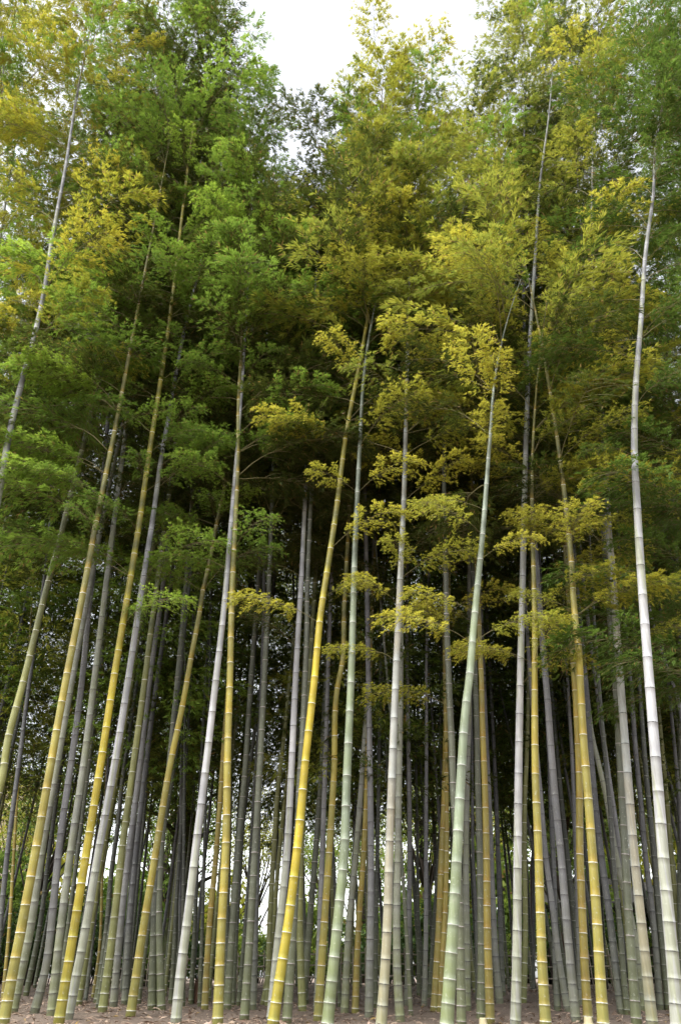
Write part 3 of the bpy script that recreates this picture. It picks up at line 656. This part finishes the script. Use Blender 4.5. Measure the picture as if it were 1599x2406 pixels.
BACK = []
for i in range(5):
    r = np.random.default_rng(50 + i)
    D = (.062, .07, .078, .066, .085)[i]; H = (11.5, 12.5, 13.5, 12, 14)[i]
    kx, ky, ph = r.uniform(-.5, .5), r.uniform(-.3, .3), r.uniform(0, 6)
    fn = lambda z, kx=kx, ky=ky, ph=ph, H=H: np.array((kx * (max(z, 0) / H) ** 2 + .03 * math.sin(z * .7 + ph) - .03 * math.sin(ph), ky * (max(z, 0) / H) ** 2, z))
    me, nodes, rad = culm_mesh(fn, 0, H, D, H, r, CM['dark'], 8, .9)
    BACK.append((me, crown_mesh(60 + i, H, (2.8, 3.7, 4.2, 2.9, 4.6)[i], 62), D))
n_back = 0
r = np.random.default_rng(11)
for t in range(4000):
    if n_back >= 172: break
    Y = r.uniform(13, 24.5) if n_back > 25 else r.uniform(14, 17)
    X = r.uniform(-.50, .50) * (Y + 3)
    if X < 0 and r.random() < .3: continue
    if any((X - x) ** 2 + (Y - y) ** 2 < .42 ** 2 for x, y in BASES): continue
    px = CX + X / (Y * math.cos(TILT)) * FPX * .86
    if (585 < px < 650 or 20 < px < 300 or 480 < px < 530) and r.random() < (.8 if px > 300 else .5): continue          # the bright gap left of the middle
    BASES.append((X, Y)); k = int(r.integers(0, 5)); n_back += 1
    c = ('dark', 'char', 'slate', 'dark', 'olive')[int(r.integers(0, 5))]
    words = {'dark': 'thin blackish bamboo with pale joints among the crowded canes at the back of the grove',
             'char': 'thin charcoal grey bamboo among the crowded canes at the back of the grove',
             'slate': 'thin dull green bamboo among the crowded canes at the back of the grove',
             'olive': 'thin dark olive bamboo among the crowded canes at the back of the grove'}[c]
    grp = {'dark': 'thin blackish canes at the back', 'char': 'thin charcoal canes at the back',
           'slate': 'thin dull green canes at the back', 'olive': 'thin dark olive canes at the back'}[c]
    b = thing('bamboo', words, 'bamboo', (X, Y, gz(X, Y)), grp)
    b.rotation_euler = (r.normal(0, .03), r.normal(-X * .004, .045), r.uniform(0, 6.28))
    s = r.uniform(.88, 1.15); b.scale = (s, s, s)
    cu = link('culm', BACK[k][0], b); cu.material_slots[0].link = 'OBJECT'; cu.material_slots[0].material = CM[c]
    cr = link('crown', BACK[k][1], b)
    cr.material_slots[0].link = 'OBJECT'; cr.material_slots[0].material = LM[('deep', 'deep', 'green', 'lime')[int(r.integers(0, 4))]]

# ------------------------------------------------------------------ trees beyond the grove
def tree_leaves(seed, n_clump, rx, rz, leaf=.13, per=42):
    r = np.random.default_rng(seed); P = []; D = []; G = []
    cs = []
    for k in range(n_clump):
        d = unit(r.normal(0, 1, 3)); q = r.random() ** .45
        cs.append(np.array((d[0] * rx * q, d[1] * rx * q, d[2] * rz * q)) * r.uniform(.75, 1.1))
    for c in cs:
        ax = unit(c + r.normal(0, .5, 3) + (0, 0, .3)); cr = r.uniform(.28, .55) * rx / 2.2
        m = int(per * r.uniform(.5, 1.3))
        off = r.normal(0, .5, (m, 3)) * cr * np.array((1, 1, .5))
        P.append(c + off); dd = off / cr + ax * .4 + r.normal(0, .5, (m, 3)) + (0, 0, -.15)
        D.append(dd / np.linalg.norm(dd, axis=1, keepdims=True)); G.append(np.clip(.5 + off[:, 2] / cr + r.normal(0, .15, m), 0, 1))
    P, D, G = map(np.concatenate, (P, D, G)); n = len(P)
    up = np.array((0, 0, 1.)) + r.normal(0, .5, (n, 3))
    T = np.stack([r.random(n), G, r.random(n), np.ones(n)], 1)
    V, F, T = leaves_mesh(P, D, r.uniform(.7, 1.2, n) * leaf, r.uniform(.38, .55, n) * leaf, up, T)
    return (V, F, T), cs

TREES = []
for i in range(4):
    rt = np.random.default_rng(80 + i)
    rx, rz, h = ((2.3, 2.6, 5.6), (2.7, 2.3, 5.0), (2.0, 3.0, 6.4), (2.5, 2.9, 6.0))[i]
    (V, F, T), cs = tree_leaves(80 + i, 150, rx, rz)
    V = V + (0, 0, h)
    crown = quadmesh('crown', V, F, [LM['tree']], T)
    tv = []; tf = []
    bend = rt.normal(0, .25, 2)
    tp = [np.array((bend[0] * math.sin(s * 2.2), bend[1] * math.sin(s * 1.7), -.2 + s * (h + rz * .5))) for s in np.linspace(0, 1, 9)]
    tube(tv, tf, tp, np.linspace(.16, .05, 9), 9)
    lv = []; lf = []
    for c in cs[:26]:
        e = c + (0, 0, h); s = min(.95, max(.3, (e[2] - 1.2) / (h + rz) * .85)); q = tp[int(s * 8)]
        mid = (q + e) / 2 + rt.normal(0, .15, 3) + (0, 0, .1)
        tube(lv, lf, [q, mid, e], [.045, .028, .012], 5)
    TREES.append((crown, mesh_from('trunk', tv, tf, [M_barkdark]), mesh_from('limbs', lv, lf, [M_barkdark])))

def tree(k, x, y, s, mat, label, group=None, rz=0, name='tree'):
    t = thing(name, label, 'tree', (x, y, gz(x, y)), group); t.scale = (s, s, s); t.rotation_euler = (0, 0, rz)
    c = link('crown', TREES[k][0], t); c.material_slots[0].link = 'OBJECT'; c.material_slots[0].material = LM[mat]
    link('trunk', TREES[k][1], t); link('limbs', TREES[k][2], t)
r = np.random.default_rng(21)
for i, (x, y, s) in enumerate([(-15.5, 29, 1.0), (-12.4, 33, 1.15), (-9.6, 28.5, .95), (-6.8, 34, 1.1), (-3.6, 36, .95), (.9, 38, 1.0), (3.2, 31, 1.0), (5.6, 35, 1.2),
                               (7.6, 29.5, .95), (10.2, 33, 1.15), (12.6, 29, 1.0), (15.4, 34, 1.2), (18, 30, 1.1), (-18.5, 34, 1.2), (-1.2, 47, 1.2), (8.5, 44, 1.4), (14, 44, 1.5), (-9, 45, 1.4), (19, 46, 1.5), (3.6, 52, 1.3), (-17, 48, 1.3), (11.5, 38, 1.2), (6.2, 40, 1.0), (16.8, 38.5, 1.1)]):
    if i % 3 == 1: tree(i % 4, x, y, s, 'tree_yellow', 'yellowing leafy tree seen between the canes beyond the grove', 'yellowing trees beyond the grove', i * 1.3)
    else: tree(i % 4, x, y, s, 'tree', 'green leafy tree seen between the canes beyond the grove', 'green trees beyond the grove', i * 1.3)

# the old mossy tree on the left
p0 = pix(398, 2330, 23.5)
t = thing('mossy_tree', 'thick mossy tree trunk with ivy behind the curved white bamboo', 'tree', (p0[0], 23.5, gz(p0[0], 23.5)))
V = []; F = []
rt = np.random.default_rng(5)
tube(V, F, [(.05 * math.sin(k * 1.3), .04 * math.cos(k), -.2 + k * .62) for k in range(14)], [.42, .34, .28, .25, .26, .30, .27, .24, .22, .20, .18, .15, .12, .08], 12)
V = [v + rt.normal(0, .018, 3) for v in V]
link('trunk', mesh_from('trunk', V, F, [M_bark]), t)
V = []; F = []; cs = []
for k in range(14):
    z = 1.8 + k * .42; a = k * 2.4; e = np.array((math.cos(a) * (1.2 + .06 * k), math.sin(a) * 1.2, z + 1.0)); cs.append(e)
    tube(V, F, [(0, 0, z), e * .5 + (0, 0, z * .5 + .25), e], [.09, .055, .02], 6)
link('limbs', mesh_from('limbs', V, F, [M_bark]), t)
P = []; D = []; G = []
for e in cs + [c * (.6, .6, 1) + (0, 0, .5) for c in cs]:
    off = rt.normal(0, .38, (70, 3)); P.append(e + off); dd = off + rt.normal(0, .3, (70, 3)); D.append(dd / np.linalg.norm(dd, axis=1, keepdims=True)); G.append(rt.random(70))
for k in range(420):                                     # ivy hugging the trunk
    a = rt.uniform(0, 6.28); z = rt.uniform(.1, 4.6); q = .30 + rt.uniform(0, .10)
    P.append(np.array([(math.cos(a) * q, math.sin(a) * q, z)])); D.append(np.array([unit(np.array((math.cos(a), math.sin(a), -.9)) + rt.normal(0, .3, 3))])); G.append(np.array([.1]))
P, D, G = map(np.concatenate, (P, D, G)); n = len(P)
V, F, T = leaves_mesh(P, D, rt.uniform(.08, .15, n), rt.uniform(.04, .07, n), np.array((0, 0, 1.)) + rt.normal(0, .5, (n, 3)), np.stack([rt.random(n), G, rt.random(n), np.ones(n)], 1))
link('crown', quadmesh('crown', V, F, [LM['tree']], T), t)

# a thin reddish trunk leaning between the canes on the right
def slim_tree(p0, p1, Y, label, mat):
    a, b = pix(*p0, Y), pix(*p1, Y); z = gz(a[0], Y)
    t = thing('slim_tree', label, 'tree', (a[0], Y, z)); d = b - a; V = []; F = []
    tube(V, F, [d * s + (.05 * math.sin(s * 9), 0, -.1 * (s == 0)) for s in np.linspace(0, 1.5, 9)], np.linspace(.06, .03, 9), 8)
    link('trunk', mesh_from('trunk', V, F, [mat]), t)
    V = []; F = []; P = []; D = []
    q = np.random.default_rng(int(p0[0]))
    for k in range(10):
        s = .75 + k * .08; st = d * s; e = st + (q.uniform(-1.1, 1.1), q.uniform(-.7, .7), q.uniform(.1, .7))
        tube(V, F, [st, (st + e) / 2 + (0, 0, .1), e], [.022, .015, .007], 5)
        m = 60; off = q.normal(0, .26, (m, 3)); P.append(e + off); D.append(unit_rows(off + q.normal(0, .3, (m, 3))))
    link('limbs', mesh_from('limbs', V, F, [mat]), t)
    P, D = np.concatenate(P), np.concatenate(D); n = len(P)
    V, F, T = leaves_mesh(P, D, q.uniform(.07, .13, n), q.uniform(.03, .06, n), np.array((0, 0, 1.)) + q.normal(0, .5, (n, 3)), np.stack([q.random(n), q.random(n), q.random(n), np.ones(n)], 1))
    link('crown', quadmesh('crown', V, F, [LM['tree']], T), t)
def unit_rows(a): return a / (np.linalg.norm(a, axis=1, keepdims=True) + 1e-9)
slim_tree((1317, 2360), (1340, 1830), 21, 'slim reddish brown tree trunk between grey canes, right of centre', M_stump)
slim_tree((1252, 2365), (1258, 1900), 25.5, 'slim black tree trunk before the lattice fence, behind the broad yellow bamboo', M_barkdark)

# ------------------------------------------------------------------ shrubs
SHRUBS = []
for i in range(3):
    rt = np.random.default_rng(140 + i)
    (V, F, T), cs = tree_leaves(140 + i, 46, .95, .75, .13, 44)
    V = V + (0, 0, .75); V[:, 2] = np.maximum(V[:, 2], .02)
    sv = []; sf = []
    for c in cs[:16]: tube(sv, sf, [(c[0] * .12, c[1] * .12, -.05), (c[0] * .5, c[1] * .5, (c[2] + .75) * .45), (c[0], c[1], max(.1, c[2] + .75))], [.014, .011, .006], 4)
    SHRUBS.append((quadmesh('leaves', V, F, [LM['shrub']], T), mesh_from('stems', sv, sf, [M_barkdark])))
r = np.random.default_rng(33)
for i, (x, y, s) in enumerate([(-13.2, 25.5, 1.3), (-11.4, 24.2, 1.4), (-10.0, 26, 1.5), (-8.6, 24.6, 1.35), (-7.1, 25.8, 1.2), (-5.4, 26.8, 1.1), (-4.0, 26.5, .95), (-2.0, 28.5, .9), (-.4, 27.5, .8), (1.4, 28.2, .95),
                               (3.4, 27.2, 1.2), (5.2, 26.8, 1.0), (6.9, 27.4, 1.3), (8.4, 26.9, 1.35), (9.9, 27.6, 1.3), (11.8, 26.9, 1.4), (13.6, 27.6, 1.3), (15.3, 26.8, 1.3), (-15.3, 26, 1.4), (4.4, 29, 1.6), (-12.6, 28, 1.9), (-9.2, 28.6, 1.9), (-6.2, 29.5, 1.7), (-2.8, 31, 1.3), (.4, 31.5, 1.4), (2.6, 30, 1.7), (7.8, 29.5, 2.0), (11, 30, 2.0), (14.4, 29.8, 2.0), (17, 28, 1.9), (-4.6, 38, 2.0), (-1.8, 39, 1.9), (1.8, 40, 2.2), (4.4, 37, 2.2), (-8, 38, 2.2), (17.5, 33, 2.2)]):
    dark = i % 3 != 2
    t = thing('shrub', 'glossy dark green shrub growing low behind the back canes' if dark else 'light green leafy shrub growing low behind the back canes', 'shrub',
              (x, y, gz(x, y)), 'dark shrubs behind the grove' if dark else 'light shrubs behind the grove')
    t.scale = (s, s, s); t.rotation_euler = (0, 0, i * 1.1)
    k = i % 3
    o = link('leaves', SHRUBS[k][0], t); o.material_slots[0].link = 'OBJECT'; o.material_slots[0].material = LM['shrub' if dark else 'tree']
    link('stems', SHRUBS[k][1], t)

for i, (x, y, s) in enumerate([(-14, 31, 2.6), (-10.8, 30.5, 2.5), (-7.6, 32.5, 2.4), (-4.9, 33.5, 2.2), (-1.4, 35, 2.0), (2.2, 34, 2.4), (4.4, 32.5, 2.7), (6.6, 31.5, 2.9), (9.2, 31.8, 2.9), (11.6, 31.4, 3.0), (13.9, 32.2, 3.0), (16.2, 31, 2.9), (-12.2, 36, 3.0), (-9, 37, 2.8), (18.6, 32, 3)]):
    yl = i % 3 == 0
    t = thing('bush', 'tall yellowish bush far behind the canes' if yl else 'tall leafy green bush far behind the canes', 'bush', (x, y, gz(x, y)), 'yellowish bushes behind the grove' if yl else 'green bushes behind the grove')
    t.scale = (s * .85, s * .85, s * 1.15); t.rotation_euler = (0, 0, i * .9); k = (i + 1) % 3
    o = link('leaves', SHRUBS[k][0], t); o.material_slots[0].link = 'OBJECT'; o.material_slots[0].material = LM['tree_yellow' if yl else 'tree']
    link('stems', SHRUBS[k][1], t)

# ------------------------------------------------------------------ lattice fences of bamboo poles
def fence(x0, x1, Y, step, label):
    t = thing('bamboo_fence', label, 'fence', (x0, Y, gz(x0, Y)))
    q = np.random.default_rng(int(x1 * 7 + 100)); z0 = gz(x0, Y)
    for h in (.22, .47, .70):
        V = []; F = []
        tube(V, F, [(x - x0, -.035 + q.normal(0, .004), h + gz(x, Y) - z0 + q.normal(0, .008)) for x in np.linspace(x0 - .1, x1 + .1, 14)], .017, 7)
        link('rail', mesh_from('rail', V, F, [M_fence]), t)
    n = int((x1 - x0) / step)
    for i in range(n + 1):
        x = x0 + i * step + q.normal(0, .015); V = []; F = []; post = i % 8 == 0
        tube(V, F, [(x - x0, 0, gz(x, Y) - z0 - .1), (x - x0 + q.normal(0, .012), 0, gz(x, Y) - z0 + (.86 if post else .80) + q.normal(0, .03))], .032 if post else .014, 7)
        link('post' if post else 'picket', mesh_from('picket', V, F, [M_fence if not post else M_barkdark]), t)
fence(-5.6, 2.0, 22.6, .16, 'low weathered bamboo lattice fence behind the canes left of the middle')
fence(2.6, 14.8, 22.2, .16, 'low weathered bamboo lattice fence behind the canes on the right')

# ------------------------------------------------------------------ garden shelter on the right
xs0 = pix(1410, 2165, 31)[0]
t = thing('garden_shelter', 'dark timber garden shelter with a low roof behind the canes on the right', 'shelter', (xs0, 31, gz(xs0, 31)))
for sx in (-1.9, -.6, .7, 1.9):
    for sy in (-1.1, 1.1):
        V = []; F = []; box(V, F, (sx, sy, 1.05), (.14, .14, 2.1)); link('post', mesh_from('post', V, F, [M_shed], smooth=False), t)
V = []; F = []; box(V, F, (0, -1.1, 2.19), (4.3, .16, .17)); box(V, F, (0, 1.1, 2.19), (4.3, .16, .17)); link('beam', mesh_from('beam', V, F, [M_shed], smooth=False), t)
V = [(-2.6, -1.8, 2.22), (2.6, -1.8, 2.22), (2.6, 1.8, 2.22), (-2.6, 1.8, 2.22), (-2.7, -1.9, 2.34), (2.7, -1.9, 2.34), (2.7, 1.9, 2.34), (-2.7, 1.9, 2.34), (-1.5, 0, 3.25), (1.5, 0, 3.25)]
F = [(3, 2, 1, 0), (0, 1, 5, 4), (1, 2, 6, 5), (2, 3, 7, 6), (3, 0, 4, 7), (4, 5, 9, 8), (6, 7, 8, 9), (5, 6, 9), (7, 4, 8)]
V = [(x, y, z + .06) for x, y, z in V]
link('roof', mesh_from('roof', V, F, [M_roof], smooth=False), t)
V = []; F = []; box(V, F, (0, 1.25, .95), (4.0, .06, 1.9)); link('back_wall', mesh_from('back_wall', V, F, [M_shed], smooth=False), t)
V = []; F = []; box(V, F, (0, .75, .45), (3.2, .42, .06)); box(V, F, (-1.3, .75, .2), (.08, .36, .42)); box(V, F, (1.3, .75, .2), (.08, .36, .42)); link('bench', mesh_from('bench', V, F, [M_shed], smooth=False), t)

# ------------------------------------------------------------------ apartment building on the far left
bx, byy = -34.0, 62.0
t = thing('apartment_building', 'cream apartment building glimpsed through leaves at the far left', 'building', (bx, byy, 0))
V = []; F = []; box(V, F, (0, 0, 6.4), (22, 9, 12.8)); link('wall', mesh_from('wall', V, F, [M_wall], smooth=False), t)
V = []; F = []; box(V, F, (0, 0, 12.95), (22.5, 9.5, .3)); link('roof', mesh_from('roof', V, F, [M_rail], smooth=False), t)
for fl in range(4):
    z = 1.7 + fl * 3.1
    V = []; F = []; box(V, F, (0, -5.15, z - .95), (21.4, 1.3, .16)); box(V, F, (0, -5.72, z - .38), (21.4, .1, .98)); link('balcony', mesh_from('balcony', V, F, [M_rail], smooth=False), t)
    for c in range(6):
        x = -8.8 + c * 3.5
        V = []; F = []
        for dx, dz, sx, sz in ((-.95, .3, .1, 1.9), (.95, .3, .1, 1.9), (0, 1.2, 1.8, .1), (0, -.6, 1.8, .1), (0, .3, .06, 1.7)): box(V, F, (x + dx, -4.53, z + dz), (sx, .09, sz))
        w = link('window', mesh_from('window', V, F, [M_rail], smooth=False), t)
        V = []; F = []; box(V, F, (x, -4.515, z + .3), (1.8, .05, 1.7)); link('pane', mesh_from('pane', V, F, [M_glass], smooth=False), w)

# ------------------------------------------------------------------ stumps, cut stubs, fallen leaves
def stump(px, py, Y, rad, h, label, mat, jag):
    p = pix(px, py, Y); z = gz(p[0], Y); q = np.random.default_rng(int(px)); V = []; F = []; n = 14
    prof = [(1.5, -.08), (1.25, .03), (1.0, .12 * h / .3), (.95, .5 * h), (.85, .85 * h), (.78, h), (.5, h * .93), (.35, h * .6)]
    for rr, zz in prof:
        for s in range(n):
            a = 2 * math.pi * s / n; j = 1 + jag * q.normal(0, .12)
            V.append((rad * rr * j * math.cos(a), rad * rr * j * math.sin(a), zz + (jag * q.uniform(-.25, .15) * h * (zz > .7 * h))))
    for i in range(len(prof) - 1):
        for s in range(n):
            s2 = (s + 1) % n; F.append((i * n + s, i * n + s2, (i + 1) * n + s2, (i + 1) * n + s))
    F.append(tuple((len(prof) - 1) * n + s for s in range(n)))
    o = link('bamboo_stump', mesh_from('bamboo_stump', V, F, [mat]), None, (p[0], Y, z)); tag(o, label, 'stump')
stump(459, 2368, 15.0, .055, .34, 'reddish brown rotten bamboo stump beside the curved white cane', M_stump, 1)
stump(447, 2358, 15.6, .055, .13, 'short broken dark red stump left of the tall rotten one', M_stump, 1)
stump(1134, 2403, 10.4, .046, pix(1134, 2391, 10.4)[2] - gz(pix(1134, 2391, 10.4)[0], 10.4), 'freshly cut pale bamboo stub before the clean golden cane', M_cut, .12)
stump(1381, 2403, 9.9, .050, pix(1381, 2389, 9.9)[2] - gz(pix(1381, 2389, 9.9)[0], 9.9), 'freshly cut cream bamboo stub before the narrow orange gold cane', M_cut, .12)
r = np.random.default_rng(3); n = 14000
Y = r.uniform(7.5, 27, n); X = r.uniform(-.52, .52, n) * (Y + 2)
P = np.stack([X, Y, np.array([gz(x, y) for x, y in zip(X, Y)]) + .012], 1)
a = r.uniform(0, 6.28, n); D = unit_rows(np.stack([np.cos(a), np.sin(a), r.normal(.05, .22, n)], 1))
V, F, T = leaves_mesh(P, D, r.uniform(.07, .16, n), r.uniform(.014, .03, n), np.array((0, 0, 1.)) + r.normal(0, .3, (n, 3)), np.stack([r.random(n), r.random(n), r.random(n), np.ones(n)], 1))
tag(link('fallen_leaves', quadmesh('fallen_leaves', V, F, [M_litter], T)), 'brown fallen leaves littering the grove floor', 'leaves', kind='stuff')
